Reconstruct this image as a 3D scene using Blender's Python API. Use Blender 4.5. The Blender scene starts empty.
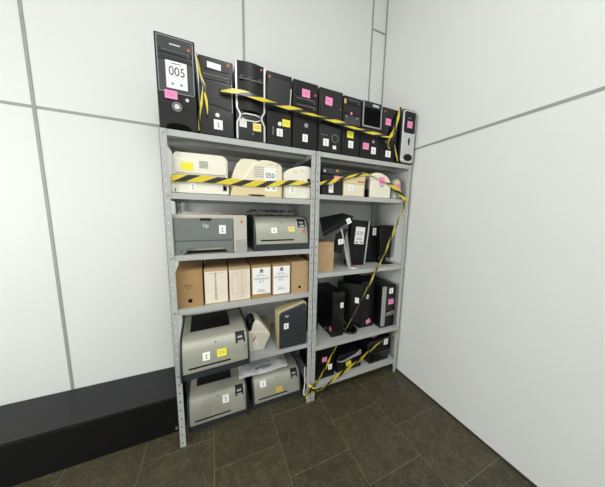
import bpy, bmesh, math, random
from mathutils import Vector, Matrix
random.seed(7)
C = bpy.context.scene.collection
PI = math.pi

# ------------------------------------------------------------------ materials
def lin(c):
    return tuple(((v / 12.92) if v <= 0.04045 else ((v + 0.055) / 1.055) ** 2.4) for v in [x / 255 for x in c]) + (1.0,)

def mat(name, rgb, rough=0.5, metal=0.0, var=0.05, scale=14.0, bump=0.0, bscale=120.0, coat=0.0, alpha=1.0, spec=0.5):
    m = bpy.data.materials.new(name); m.use_nodes = True
    nt = m.node_tree; b = nt.nodes['Principled BSDF']
    b.inputs['Roughness'].default_value = rough
    b.inputs['Metallic'].default_value = metal
    b.inputs['Coat Weight'].default_value = coat
    b.inputs['Alpha'].default_value = alpha
    b.inputs['Specular IOR Level'].default_value = spec
    tc = nt.nodes.new('ShaderNodeTexCoord')
    n = nt.nodes.new('ShaderNodeTexNoise'); n.inputs['Scale'].default_value = scale; n.inputs['Detail'].default_value = 4
    nt.links.new(tc.outputs['Object'], n.inputs['Vector'])
    r = nt.nodes.new('ShaderNodeValToRGB')
    c = lin(rgb)
    r.color_ramp.elements[0].position = 0.3; r.color_ramp.elements[1].position = 0.7
    r.color_ramp.elements[0].color = tuple(v * (1 - var) for v in c[:3]) + (1,)
    r.color_ramp.elements[1].color = tuple(min(1, v * (1 + var)) for v in c[:3]) + (1,)
    nt.links.new(n.outputs['Fac'], r.inputs['Fac']); nt.links.new(r.outputs['Color'], b.inputs['Base Color'])
    if bump > 0:
        n2 = nt.nodes.new('ShaderNodeTexNoise'); n2.inputs['Scale'].default_value = bscale
        nt.links.new(tc.outputs['Object'], n2.inputs['Vector'])
        bp = nt.nodes.new('ShaderNodeBump'); bp.inputs['Strength'].default_value = bump; bp.inputs['Distance'].default_value = 0.004
        nt.links.new(n2.outputs['Fac'], bp.inputs['Height']); nt.links.new(bp.outputs['Normal'], b.inputs['Normal'])
    return m

M = dict(
    wall=mat('wall_laminate', (218, 221, 219), 0.6, var=0.012, scale=2.0, spec=0.3),
    ceil=mat('ceiling_paint', (235, 235, 232), 0.8, var=0.01),
    strip=mat('panel_joint_strip', (150, 152, 150), 0.5, var=0.04),
    skirt=mat('dark_skirting', (52, 48, 42), 0.6),
    steel=mat('grey_painted_steel', (176, 178, 176), 0.42, var=0.03, scale=9),
    bolt=mat('zinc_bolt', (190, 192, 192), 0.3, metal=0.8),
    black=mat('black_plastic', (13, 13, 14), 0.42, var=0.12, spec=0.3, bump=0.05, bscale=400),
    gloss=mat('glossy_black_plastic', (11, 11, 12), 0.26, spec=0.35, var=0.1, coat=0.15),
    case=mat('black_steel_case', (13, 13, 14), 0.5, spec=0.3, var=0.1),
    dgrey=mat('dark_grey_plastic', (28, 29, 31), 0.38, spec=0.35, var=0.06),
    mgrey=mat('grey_glass_panel', (48, 50, 54), 0.3, var=0.05, coat=0.1),
    slate=mat('charcoal_printer_plastic', (46, 50, 54), 0.4, var=0.04),
    pgrey=mat('grey_printer_plastic', (112, 117, 116), 0.45, var=0.02),
    pgrey2=mat('light_grey_plastic', (150, 153, 152), 0.45, var=0.03),
    silver=mat('silver_printer_plastic', (160, 161, 148), 0.42, metal=0.25, var=0.03, scale=6),
    silverb=mat('bright_silver_plastic', (200, 202, 202), 0.3, metal=0.3, var=0.03),
    beige=mat('beige_plastic', (226, 219, 196), 0.45, var=0.03, scale=5),
    beige2=mat('pale_cream_plastic', (232, 229, 212), 0.45, var=0.03, scale=5),
    duskbeige=mat('dusky_beige_plastic', (190, 186, 175), 0.45, var=0.03, scale=5),
    oldtan=mat('old_tan_plastic', (176, 164, 128), 0.5, var=0.05),
    tan=mat('yellowed_plastic', (218, 202, 160), 0.5, var=0.05, scale=6),
    kraft=mat('kraft_cardboard', (166, 136, 94), 0.85, var=0.09, scale=7, bump=0.1, bscale=200, spec=0.2),
    kraft2=mat('light_kraft_cardboard', (182, 154, 118), 0.85, var=0.08, scale=7, bump=0.1, bscale=200, spec=0.2),
    hole=mat('dark_opening', (8, 8, 8), 0.9, spec=0.1),
    paper=mat('white_paper', (240, 240, 238), 0.75, var=0.015, spec=0.2),
    oldpaper=mat('cream_paper_face', (228, 218, 200), 0.8, var=0.04, scale=18, spec=0.2),
    ink=mat('black_ink', (45, 45, 50), 0.7),
    inkg=mat('grey_ink', (128, 128, 134), 0.7),
    inkgreen=mat('green_ink', (120, 165, 130), 0.7),
    inkred=mat('red_ink', (190, 95, 80), 0.7),
    pink=mat('pink_note_paper', (240, 140, 190), 0.7, var=0.03),
    yellow=mat('yellow_note_paper', (238, 228, 60), 0.7, var=0.04),
    pale=mat('pale_yellow_note_paper', (240, 222, 120), 0.7, var=0.04),
    gold=mat('gold_sticker', (212, 176, 90), 0.5, var=0.06),
    orange=mat('orange_sticker', (186, 104, 62), 0.5, var=0.06),
    white=mat('white_plastic', (232, 232, 230), 0.35, var=0.02),
    wrap=mat('wrapped_plastic_film', (92, 92, 96), 0.12, var=0.45, scale=30, bump=0.9, bscale=45, coat=0.6),
    bag=mat('clear_bag_with_papers', (226, 227, 230), 0.25, var=0.06, scale=22, bump=0.6, bscale=30, coat=0.5),
    lamp=None,
)
lm = bpy.data.materials.new('lit_lamp_diffuser'); lm.use_nodes = True
lb = lm.node_tree.nodes['Principled BSDF']; lb.inputs['Emission Color'].default_value = (1, 0.985, 0.95, 1); lb.inputs['Emission Strength'].default_value = 3.0
M['lamp'] = lm

def floor_material():
    m = bpy.data.materials.new('slate_floor_tiles'); m.use_nodes = True
    nt = m.node_tree; b = nt.nodes['Principled BSDF']; N = nt.nodes.new; Lk = nt.links.new
    tc = N('ShaderNodeTexCoord'); sx = N('ShaderNodeSeparateXYZ'); Lk(tc.outputs['Object'], sx.inputs[0])
    ay = N('ShaderNodeMath'); ay.operation = 'ADD'; ay.inputs[1].default_value = 0.218 + 0.41 * 20; Lk(sx.outputs['Y'], ay.inputs[0])
    ax = N('ShaderNodeMath'); ax.operation = 'ADD'; ax.inputs[1].default_value = 0.205 + 0.41 * 20; cb = N('ShaderNodeCombineXYZ'); Lk(ay.outputs[0], cb.inputs[0]); Lk(ax.outputs[0], cb.inputs[1])
    mn = N('ShaderNodeMath'); mn.operation = 'MINIMUM'; mn.inputs[1].default_value = 1.835; Lk(sx.outputs['X'], mn.inputs[0]); Lk(mn.outputs[0], ax.inputs[0])
    br = N('ShaderNodeTexBrick'); br.offset = 0.5; br.offset_frequency = 2; br.squash = 1.0
    br.inputs['Scale'].default_value = 1.0; br.inputs['Brick Width'].default_value = 0.41; br.inputs['Row Height'].default_value = 0.41
    br.inputs['Mortar Size'].default_value = 0.0028; br.inputs['Mortar Smooth'].default_value = 0.2; br.inputs['Bias'].default_value = 0.0
    br.inputs['Color1'].default_value = lin((58, 57, 42)); br.inputs['Color2'].default_value = lin((68, 63, 48)); br.inputs['Mortar'].default_value = lin((96, 92, 72))
    Lk(cb.outputs[0], br.inputs['Vector'])
    # cleft veins of the slate
    n1 = N('ShaderNodeTexNoise'); n1.inputs['Scale'].default_value = 9; n1.inputs['Detail'].default_value = 9; n1.inputs['Roughness'].default_value = 0.72; n1.inputs['Distortion'].default_value = 1.2
    Lk(tc.outputs['Object'], n1.inputs['Vector'])
    r1 = N('ShaderNodeValToRGB'); r1.color_ramp.elements[0].position = 0.3; r1.color_ramp.elements[1].position = 0.72
    r1.color_ramp.elements[0].color = (0.55, 0.56, 0.56, 1); r1.color_ramp.elements[1].color = (1.35, 1.32, 1.22, 1)
    Lk(n1.outputs['Fac'], r1.inputs['Fac'])
    mx = N('ShaderNodeMix'); mx.data_type = 'RGBA'; mx.blend_type = 'MULTIPLY'; mx.inputs['Factor'].default_value = 1.0
    Lk(br.outputs['Color'], mx.inputs[6]); Lk(r1.outputs['Color'], mx.inputs[7])
    # pale speckled mineral threads
    n2 = N('ShaderNodeTexNoise'); n2.inputs['Scale'].default_value = 30; n2.inputs['Detail'].default_value = 6; n2.inputs['Roughness'].default_value = 0.8
    Lk(tc.outputs['Object'], n2.inputs['Vector'])
    r2 = N('ShaderNodeValToRGB'); r2.color_ramp.elements[0].position = 0.52; r2.color_ramp.elements[1].position = 0.66
    r2.color_ramp.elements[0].color = (0, 0, 0, 1); r2.color_ramp.elements[1].color = (0.3, 0.3, 0.3, 1)
    Lk(n2.outputs['Fac'], r2.inputs['Fac'])
    m2 = N('ShaderNodeMix'); m2.data_type = 'RGBA'; m2.blend_type = 'MIX'; Lk(r2.outputs['Color'], m2.inputs['Factor'])
    Lk(mx.outputs[2], m2.inputs[6]); m2.inputs[7].default_value = lin((108, 102, 80))
    n3 = N('ShaderNodeTexNoise'); n3.inputs['Scale'].default_value = 5.5; n3.inputs['Detail'].default_value = 5; n3.inputs['Roughness'].default_value = 0.6; n3.inputs['Distortion'].default_value = 1.6
    Lk(tc.outputs['Object'], n3.inputs['Vector'])
    r3 = N('ShaderNodeValToRGB'); r3.color_ramp.elements[0].position = 0.475; r3.color_ramp.elements[1].position = 0.525
    r3.color_ramp.elements[0].color = (0, 0, 0, 1); r3.color_ramp.elements[1].color = (0, 0, 0, 1)
    e_ = r3.color_ramp.elements.new(0.5); e_.color = (0.3, 0.3, 0.3, 1)
    Lk(n3.outputs['Fac'], r3.inputs['Fac'])
    m3 = N('ShaderNodeMix'); m3.data_type = 'RGBA'; Lk(r3.outputs['Color'], m3.inputs['Factor']); Lk(m2.outputs[2], m3.inputs[6]); m3.inputs[7].default_value = lin((108, 103, 82))
    Lk(m3.outputs[2], b.inputs['Base Color'])
    b.inputs['Roughness'].default_value = 0.5; b.inputs['Specular IOR Level'].default_value = 0.4
    ad = N('ShaderNodeMath'); ad.operation = 'SUBTRACT'; Lk(n1.outputs['Fac'], ad.inputs[0]); Lk(br.outputs['Fac'], ad.inputs[1])
    bp = N('ShaderNodeBump'); bp.inputs['Strength'].default_value = 0.45; bp.inputs['Distance'].default_value = 0.006
    Lk(ad.outputs[0], bp.inputs['Height']); Lk(bp.outputs['Normal'], b.inputs['Normal'])
    return m
M['floor'] = floor_material()

def tape_material():
    m = bpy.data.materials.new('yellow_and_black_tape'); m.use_nodes = True
    nt = m.node_tree; b = nt.nodes['Principled BSDF']; N = nt.nodes.new; Lk = nt.links.new
    tc = N('ShaderNodeUVMap'); sx = N('ShaderNodeSeparateXYZ'); Lk(tc.outputs[0], sx.inputs[0])
    a = N('ShaderNodeMath'); a.operation = 'MULTIPLY_ADD'; a.inputs[1].default_value = 0.55
    Lk(sx.outputs['Y'], a.inputs[0]); Lk(sx.outputs['X'], a.inputs[2])
    f = N('ShaderNodeMath'); f.operation = 'FRACT'; Lk(a.outputs[0], f.inputs[0])
    g = N('ShaderNodeMath'); g.operation = 'GREATER_THAN'; g.inputs[1].default_value = 0.56; Lk(f.outputs[0], g.inputs[0])
    mx = N('ShaderNodeMix'); mx.data_type = 'RGBA'; Lk(g.outputs[0], mx.inputs['Factor'])
    mx.inputs[6].default_value = lin((214, 195, 52)); mx.inputs[7].default_value = lin((38, 35, 32))
    Lk(mx.outputs[2], b.inputs['Base Color']); b.inputs['Roughness'].default_value = 0.3
    return m
M['tape'] = tape_material()

# ------------------------------------------------------------------ mesh helpers
def bx(bm, x0, x1, y0, y1, z0, z1, mi=0):
    v = [bm.verts.new(p) for p in [(x0, y0, z0), (x1, y0, z0), (x1, y1, z0), (x0, y1, z0), (x0, y0, z1), (x1, y0, z1), (x1, y1, z1), (x0, y1, z1)]]
    for q in [(0, 3, 2, 1), (4, 5, 6, 7), (0, 1, 5, 4), (1, 2, 6, 5), (2, 3, 7, 6), (3, 0, 4, 7)]:
        bm.faces.new([v[i] for i in q]).material_index = mi
    return v

def prism(bm, poly, axis, a, b, mi=0):
    def p(u, v, t):
        return {'x': (t, u, v), 'y': (u, t, v), 'z': (u, v, t)}[axis]
    A = [bm.verts.new(p(u, v, a)) for u, v in poly]; B = [bm.verts.new(p(u, v, b)) for u, v in poly]
    n = len(poly)
    fs = [bm.faces.new(A), bm.faces.new(B[::-1])]
    for i in range(n):
        fs.append(bm.faces.new([A[i], B[i], B[(i + 1) % n], A[(i + 1) % n]]))
    for f in fs: f.material_index = mi

def cyl(bm, p0, p1, r, n=20, mi=0, r1=None):
    p0 = Vector(p0); p1 = Vector(p1); d = (p1 - p0).normalized(); r1 = r if r1 is None else r1
    u = d.orthogonal().normalized(); w = d.cross(u)
    A = [bm.verts.new(p0 + (u * math.cos(t) + w * math.sin(t)) * r) for t in [2 * PI * i / n for i in range(n)]]
    B = [bm.verts.new(p1 + (u * math.cos(t) + w * math.sin(t)) * r1) for t in [2 * PI * i / n for i in range(n)]]
    bm.faces.new(A[::-1]).material_index = mi; bm.faces.new(B).material_index = mi
    for i in range(n):
        bm.faces.new([A[i], A[(i + 1) % n], B[(i + 1) % n], B[i]]).material_index = mi

def ring(bm, c, r0, r1, y0, y1, n=24, sx=1.0, sz=1.0, mi=0):      # flat ring around the y axis
    L = []
    for (r, y) in [(r0, y0), (r1, y0), (r1, y1), (r0, y1)]:
        L.append([bm.verts.new((c[0] + sx * r * math.cos(2 * PI * i / n), y, c[1] + sz * r * math.sin(2 * PI * i / n))) for i in range(n)])
    for k in range(4):
        a, b = L[k], L[(k + 1) % 4]
        for i in range(n):
            bm.faces.new([a[i], a[(i + 1) % n], b[(i + 1) % n], b[i]]).material_index = mi

def tube(bm, pts, r, n=8, mi=0):
    pts = [Vector(p) for p in pts]; rows = []
    up = None
    for i, p in enumerate(pts):
        d = (pts[min(i + 1, len(pts) - 1)] - pts[max(i - 1, 0)]).normalized()
        u = d.orthogonal().normalized() if up is None else (up - d * up.dot(d)).normalized()
        up = u; w = d.cross(u)
        rows.append([bm.verts.new(p + (u * math.cos(2 * PI * k / n) + w * math.sin(2 * PI * k / n)) * r) for k in range(n)])
    for a, b in zip(rows, rows[1:]):
        for k in range(n):
            bm.faces.new([a[k], a[(k + 1) % n], b[(k + 1) % n], b[k]]).material_index = mi
    bm.faces.new(rows[0][::-1]); bm.faces.new(rows[-1])

def smooth_curve(pts, n=8):
    pts = [Vector(p) for p in pts]; out = []
    for i in range(len(pts) - 1):
        p0, p1, p2, p3 = pts[max(i - 1, 0)], pts[i], pts[i + 1], pts[min(i + 2, len(pts) - 1)]
        for k in range(n):
            t = k / n
            out.append(0.5 * ((2 * p1) + (p2 - p0) * t + (2 * p0 - 5 * p1 + 4 * p2 - p3) * t * t + (3 * p1 - p0 - 3 * p2 + p3) * t ** 3))
    out.append(pts[-1]); return out

def obj(name, bm, m, parent=None, bevel=0.0, smooth=35, seg=2):
    bmesh.ops.recalc_face_normals(bm, faces=bm.faces[:])
    me = bpy.data.meshes.new(name); bm.to_mesh(me); bm.free()
    for k in (m if isinstance(m, (list, tuple)) else [m]): me.materials.append(k)
    me.shade_smooth(); me.set_sharp_from_angle(angle=math.radians(smooth))
    o = bpy.data.objects.new(name, me); C.objects.link(o)
    if parent is not None: o.parent = parent
    if bevel > 0:
        md = o.modifiers.new('bevel', 'BEVEL'); md.width = bevel; md.segments = seg; md.limit_method = 'ANGLE'; md.angle_limit = math.radians(40)
        md.harden_normals = False
    return o

def B(): return bmesh.new()

def box(name, m, parent, x0, x1, y0, y1, z0, z1, bevel=0.0, seg=2):
    bm = B(); bx(bm, x0, x1, y0, y1, z0, z1); return obj(name, bm, m, parent, bevel, seg=seg)

def thing(name, label, cat, loc=(0, 0, 0), rot=(0, 0, 0), group=None):
    o = bpy.data.objects.new(name, None); C.objects.link(o); o.empty_display_size = 0.05
    o.location = loc; o.rotation_euler = rot; o['label'] = label; o['category'] = cat
    if group: o['group'] = group
    return o

def tag(o, label, cat, group=None):
    o['label'] = label; o['category'] = cat
    if group: o['group'] = group
    return o

def struct(name, bm, m):
    o = obj(name, bm, m); o['kind'] = 'structure'; return o

def text(name, body, size, m, parent, loc, rot=(PI / 2, 0, 0), xs=1.0, ext=0.0002):
    cu = bpy.data.curves.new(name, 'FONT'); cu.body = body; cu.size = size; cu.align_x = 'CENTER'; cu.align_y = 'CENTER'; cu.extrude = ext
    t = bpy.data.objects.new(name, cu); C.objects.link(t)
    dg = bpy.context.evaluated_depsgraph_get(); me = bpy.data.meshes.new_from_object(t.evaluated_get(dg))
    bpy.data.objects.remove(t); me.materials.clear(); me.materials.append(m)
    o = bpy.data.objects.new(name, me); C.objects.link(o); o.parent = parent
    o.location = loc; o.rotation_euler = rot; o.scale = (xs, 1, 1)
    return o

# a flat sticker on a front face: local x/z extent, y of the face, lean about x
def sticker(name, parent, x0, x1, z0, z1, m, y=0.0, lean=0.0, roll=0.0, ink=None, label=None, t=0.0012):
    w = (x1 - x0) / 2; h = (z1 - z0) / 2
    bm = B(); bx(bm, -w, w, -t, 0.0004, -h, h)
    mats = [m]
    if ink:
        mats = [m, M['inkg']]
        r = random.Random(int(abs(x0 * 7919 + z0 * 104729) * 100))
        if ink in ('dark', 'grey'):                       # a small hand-written mark
            bx(bm, -w * .10, w * 0.12, -t - 0.0003, -t, -h * 0.45, h * 0.45, 1)
            bx(bm, -w * .30, -w * .10, -t - 0.0003, -t, h * 0.18, h * 0.34, 1)
            bx(bm, -w * .28, w * .30, -t - 0.0003, -t, -h * 0.58, -h * 0.45, 1)
        if ink == 'lines':                                # lines of handwriting
            for q in range(2):
                zz = h * (0.3 - 0.5 * q)
                bx(bm, -w * 0.7, w * (0.4 + 0.3 * r.random()), -t - 0.0003, -t, zz - h * 0.06, zz + h * 0.06, 1)
    o = obj(name, bm, mats, parent)
    o.location = ((x0 + x1) / 2, y, (z0 + z1) / 2); o.rotation_euler = (lean, roll, 0)
    if label: o['label'] = label
    return o

# ------------------------------------------------------------------ setting
XW, YB, XL, YF, ZC = 1.907, 0.453, -2.6, -4.6, 4.05
bm = B(); bx(bm, XL - .1, XW + .1, YF - .1, YB + .1, -0.1, 0); struct('floor', bm, M['floor'])
bm = B(); bx(bm, XL - .1, XW + .1, YF - .1, YB + .1, ZC, ZC + .1); struct('ceiling', bm, M['ceil'])
bm = B(); bx(bm, XL - .1, XW + .1, YB, YB + .1, 0, ZC); struct('wall_back', bm, M['wall'])
bm = B(); bx(bm, XW, XW + .1, YF, YB, 0, ZC); struct('wall_right', bm, M['wall'])
bm = B(); bx(bm, XL - .1, XL, YF, YB, 0, ZC); struct('wall_left', bm, M['wall'])
bm = B(); bx(bm, XL - .1, XW + .1, YF - .1, YF, 0, ZC); struct('wall_front', bm, M['wall'])
n = 0
def trim(*a):
    global n
    n += 1; bm = B(); bx(bm, *a); struct('trim_%d' % n, bm, M['strip'])
jw = 0.008
trim(0.516 - jw, 0.516 + jw, YB - .003, YB, 2.14, ZC)          # upright joints of the wall panels
trim(1.735 - jw, 1.735 + jw, YB - .003, YB, 2.14, ZC)
trim(0.516 - 1.22 - jw, 0.516 - 1.22 + jw, YB - .003, YB, 0.0, ZC)
trim(XW - 0.010, XW, YB - .010, YB, 0.0, ZC)                    # corner strip
trim(1.743, XW - .01, YB - .003, YB, 3.331 - jw, 3.331 + jw)
trim(XL, XW - .01, YB - .0028, YB, 2.137 - jw, 2.137 + jw)
trim(XW - .003, XW, YF, YB - .01, 2.120 - jw, 2.120 + jw)
bm = B(); bx(bm, XW - .010, XW, YF, YB - .01, 0, 0.012); struct('baseboard_right', bm, M['skirt'])

# low black box standing along the wall, left of the rack
t = thing('low_box', 'long low black box on the floor against the wall left of the shelves', 'box', (-1.75, 0.12, 0))
box('body', M['black'], t, 0, 1.735, 0.004, 0.33, 0, 0.262, 0.004)
box('lid', M['dgrey'], t, 0, 1.735, 0.0, 0.331, 0.262, 0.284, 0.004)
bm = B(); cyl(bm, (1.715, -0.003, 0.035), (1.715, 0.006, 0.035), 0.008, 14); obj('screw', bm, M['bolt'], t)

# ceiling lamps (above the frame)
for i, (x, y) in enumerate([(-1.2, -2.0), (0.7, -2.0), (-1.2, -3.6), (0.7, -3.6)]):
    t = thing('ceiling_light', '%s ceiling lamp of the %s row' % (['left', 'right'][i % 2], ['shelf side', 'far'][i // 2]), 'lamp', (x, y, ZC), group='square ceiling lamps')
    box('frame', M['white'], t, -.34, .34, -.34, .34, -.03, 0, .004)
    box('diffuser', M['lamp'], t, -.31, .31, -.31, .31, -.034, -.028)
    l = bpy.data.lights.new('ceiling_lamp_light', 'AREA'); l.shape = 'SQUARE'; l.size = 0.6; l.energy = [14, 30, 24, 32][i]; l.color = (1.0, 0.995, 0.985)
    lo = bpy.data.objects.new('lamp_light', l); C.objects.link(lo); lo.parent = t; lo.location = (0, 0, -.04)

# added window, out of view in the left wall, to brighten the right wall
wy, wz, ww, wh = -1.35, 1.6, 1.3, 1.5
bm = B()
for a in ((-ww / 2 - .06, -ww / 2, -wh / 2 - .06, wh / 2 + .06), (ww / 2, ww / 2 + .06, -wh / 2 - .06, wh / 2 + .06), (-ww / 2, ww / 2, wh / 2, wh / 2 + .06), (-ww / 2, ww / 2, -wh / 2 - .06, -wh / 2), (-.02, .02, -wh / 2, wh / 2)):
    bx(bm, XL, XL + .05, wy + a[0], wy + a[1], wz + a[2], wz + a[3])
win = struct('added_window_1', bm, M['white'])
pane = box('added_glow_pane', M['lamp'], win, XL + .001, XL + .012, wy - ww / 2, wy + ww / 2, wz - wh / 2, wz + wh / 2)  # glowing pane of the added window
l = bpy.data.lights.new('added_fill_light', 'AREA'); l.shape = 'RECTANGLE'; l.size = wh; l.size_y = ww; l.energy = 62; l.color = (1.0, 0.985, 0.94)  # fill light added at the invented window, aimed at the right wall
lo = bpy.data.objects.new('window_fill_light', l); C.objects.link(lo); lo.parent = win; lo.location = (XL + .07, wy, wz); lo.rotation_euler = (0, -PI / 2, 0)

# ------------------------------------------------------------------ racks
H = 1.98; DEP = 0.42; FW = 0.035
def post_bm(sx, sy):
    """perforated steel angle, corner at the origin, legs towards sx*x and sy*y"""
    bm = B(); k = 33; cell = H / k
    def leg(fn):
        for i in range(k):
            z0, z1 = i * cell, (i + 1) * cell; zc = (z0 + z1) / 2
            o = [(0, z0), (FW / 2, z0), (FW, z0), (FW, zc), (FW, z1), (FW / 2, z1), (0, z1), (0, zc)]
            hh = [(FW / 2 - .0030, zc - .0055), (FW / 2, zc - .0068), (FW / 2 + .0030, zc - .0055), (FW / 2 + .0038, zc), (FW / 2 + .0030, zc + .0055), (FW / 2, zc + .0068), (FW / 2 - .0030, zc + .0055), (FW / 2 - .0038, zc)]
            for t in (0, 1):
                O = [bm.verts.new(fn(u, v, t)) for u, v in o]; I = [bm.verts.new(fn(u, v, t)) for u, v in hh]
                for j in range(8): bm.faces.new([O[j], O[(j + 1) % 8], I[(j + 1) % 8], I[j]])
                if t == 0: F0 = (O, I)
                else: F1 = (O, I)
            for j in range(8):
                bm.faces.new([F0[1][j], F0[1][(j + 1) % 8], F1[1][(j + 1) % 8], F1[1][j]])
                if j in (2, 3, 6, 7) or (i == 0 and j in (0, 1)) or (i == k - 1 and j in (4, 5)):
                    bm.faces.new([F0[0][j], F0[0][(j + 1) % 8], F1[0][(j + 1) % 8], F1[0][j]])
    th = 0.002
    leg(lambda u, v, t: (sx * u, sy * (t * th), v))
    leg(lambda u, v, t: (sx * (t * th), sy * u, v))
    bmesh.ops.remove_doubles(bm, verts=bm.verts[:], dist=1e-5)
    return bm

def rack(x, w, levels, label):
    t = thing('shelf_rack', label, 'shelf', (x, 0, 0))
    for sx, px in ((1, 0.0), (-1, w)):
        for sy, py in ((1, -0.002), (-1, DEP + 0.002)):
            o = obj('post', post_bm(sx, sy), M['steel'], t, smooth=20); o.location = (px, py, 0)
    for z in levels:
        bm = B(); a, b = 0.0025, w - 0.0025; f, r = 0.001, DEP - 0.001; L = 0.033; g = 0.0015
        bx(bm, a, b, f, r, z - g, z)
        bx(bm, a, b, f, f + g, z - L, z - g); bx(bm, a, b, r - g, r, z - L, z - g)
        bx(bm, a, a + g, f + g, r - g, z - L, z - g); bx(bm, b - g, b, f + g, r - g, z - L, z - g)
        bx(bm, a, b, f + g, f + .012, z - L, z - L + g); bx(bm, a, b, r - .012, r - g, z - L, z - L + g)
        prism(bm, [(.17, z - g), (.18, z - .02), (.24, z - .02), (.25, z - g)], 'x', a + g, b - g)
        obj('shelf', bm, M['steel'], t, smooth=20)
        for px in (0.0175, w - 0.0175):
            bm = B(); cyl(bm, (px, -0.0065, z - .016), (px, -0.002, z - .016), 0.0055, 6); obj('bolt', bm, M['bolt'], t)
    return t
RW = 0.9395
A1, A2, A3, A4 = 1.640, 1.279, 0.941, 0.523
B1, B2, B3, B4 = 1.682, 1.081, 0.473, 0.126
A0 = H
rack(0.0, RW, [A0, A1, A2, A3, A4], 'grey perforated steel shelf rack on the left, holding printers and archive boxes')
rack(0.9405, RW, [A0, B1, B2, B3, B4], 'grey perforated steel shelf rack on the right, next to the bare white side wall')

# ------------------------------------------------------------------ tower computers along the top
def tower(label, x0, x1, h, y0=0.002, z=A0, dep=0.385, bezel='black', group='tower computers along the top', skin='case', rot=(0, 0, 0), fp=0.022, profile=None):
    w = x1 - x0
    t = thing('tower_computer', label, 'computer', (x0, y0, z), rot, group)
    bm = B(); bx(bm, 0.003, w - .003, fp - .001, dep, 0.004, h - .004)
    for fx in (0.012, w - .037):
        for fy in (0.05, dep - .07): bx(bm, fx, fx + .025, fy, fy + .03, 0, 0.006)
    obj('case', bm, M[skin], t, .002)
    if bezel:
        bm = B()
        if profile: prism(bm, profile, 'x', 0, w)
        else: bx(bm, 0, w, 0, fp, 0.001, h)
        obj('front_panel', bm, M[bezel], t, .006, seg=3)
    return t
def bay(t, x0, x1, z0, z1, m='dgrey', y=0.0, name='drive_bay', slot=True):
    bm = B(); bx(bm, x0, x1, y - .003, y + .004, z0, z1); o = obj(name, bm, M[m], t, .0015)
    if slot:
        s = B(); bx(s, x0 + .012, x1 - .012, y - .0038, y - .002, (z0 + z1) / 2 + .002, (z0 + z1) / 2 + .005); bx(s, x1 - .024, x1 - .012, y - .0042, y - .002, z0 + .004, z0 + .008)
        obj('tray_slot', s, M['pgrey'], o)
    return o
def button(t, x, z, r, m='silverb', y=0.0, rim=None, name='power_button', sx=1):
    bm = B(); cyl(bm, (x, y - .004, z), (x, y + .003, z), r, 20); o = obj(name, bm, M[m], t, .001)
    if rim:
        b2 = B(); ring(b2, (x, z), r * 1.25, r * 1.75, y - .003, y + .002); obj('button_ring', b2, M[rim], o)
    return o

# 1  (005)
def seal(parent, x, z, r, m='orange', y=0.0):
    bm = B(); cyl(bm, (x, y - .0014, z), (x, y + .0004, z), r, 14); return obj('seal_sticker', bm, M[m], parent)
T = tower('black tower with a white sheet numbered 005, leftmost on top of the shelves', .003, .190, .468, bezel='gloss')
lx = lambda v: v - .003
lz = lambda v: v - A0
bm = B(); prism(bm, [(.012, .455), (.176, .455), (.180, .20), (.170, .188), (.018, .188), (.010, .20)], 'y', -.004, .002); obj('glass_panel', bm, M['mgrey'], T, .002)
bm = B(); ring(bm, (.094, .322), .094, .096, -.005, .0, n=4); bm.free()
bm = B()
for a in ((.010, .013, .186, .456), (.175, .178, .186, .456)): bx(bm, a[0], a[1], -.005, .001, a[2], a[3])
bx(bm, .010, .178, -.005, .001, .186, .189); bx(bm, .010, .178, -.005, .001, .453, .456); obj('panel_trim', bm, M['pgrey2'], T)
bay(T, .016, .172, .372, .398, 'dgrey', -.004); bay(T, .016, .172, .342, .362, 'dgrey', -.004, slot=False)
bm = B(); bx(bm, .068, .118, -.0055, -.003, .418, .424); obj('maker_plate', bm, M['silverb'], T)
s = sticker('number_sheet', T, lx(.049), lx(.148), lz(2.188), lz(2.338), M['paper'], -.004, label='white paper sheet numbered 005')
text('number', '005', .062, M['ink'], s, (.002, -.0016, .008), xs=.84)
bm = B(); bx(bm, -.022, .022, -.0016, -.001, .045, .050); obj('printed_heading', bm, M['inkg'], s)
bm = B()
for gx in (-.021, .02): cyl(bm, (gx, -.0016, -.052), (gx, -.001, -.052), .0075, 14)
obj('printed_seal', bm, M['inkgreen'], s)
sticker('sticky_note', T, lx(.038), lx(.097), lz(2.134), lz(2.176), M['pink'], -.0045, ink='lines', label='pink sticky note')
button(T, lx(.092), lz(2.100), .014, 'silverb', 0, 'pgrey'); button(T, lx(.143), lz(2.142), .009, 'silverb', name='reset_button')
seal(T, 0.1580, 0.4135, 0.0072, 'orange', -.0045)
bm = B(); prism(bm, [(.03, .002), (.157, .002), (.15, .02), (.12, .034), (.067, .034), (.037, .02)], 'y', -.003, .004); obj('base_arch', bm, M['hole'], T)

# 2
T = tower('black tower with a white strip near its top edge, second from left on top', .205, .388, .418, bezel='gloss', y0=.004)
lx = lambda v: v - .205
bay(T, .03, .165, .352, .398, 'dgrey', slot=False); bay(T, .012, .172, .300, .342); 
sticker('label', T, lx(.250), lx(.322), .358, .389, M['paper'], -.003, roll=math.radians(2))
seal(T, 0.1565, 0.3950, 0.0077, 'orange', -.003)
bm = B(); prism(bm, [(.012, .175), (.170, .150), (.172, .285), (.014, .292)], 'y', -.004, .002); obj('lower_door', bm, M['dgrey'], T, .003)
button(T, lx(.296), lz(2.097), .012, 'silverb', 0, None)
sticker('label', T, lx(.275), lx(.323), lz(2.019), lz(2.072), M['paper'], 0, ink='dark')
bm = B(); bx(bm, .172, .176, -.004, .002, .14, .30); obj('trim_strip', bm, M['pgrey2'], T)

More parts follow.
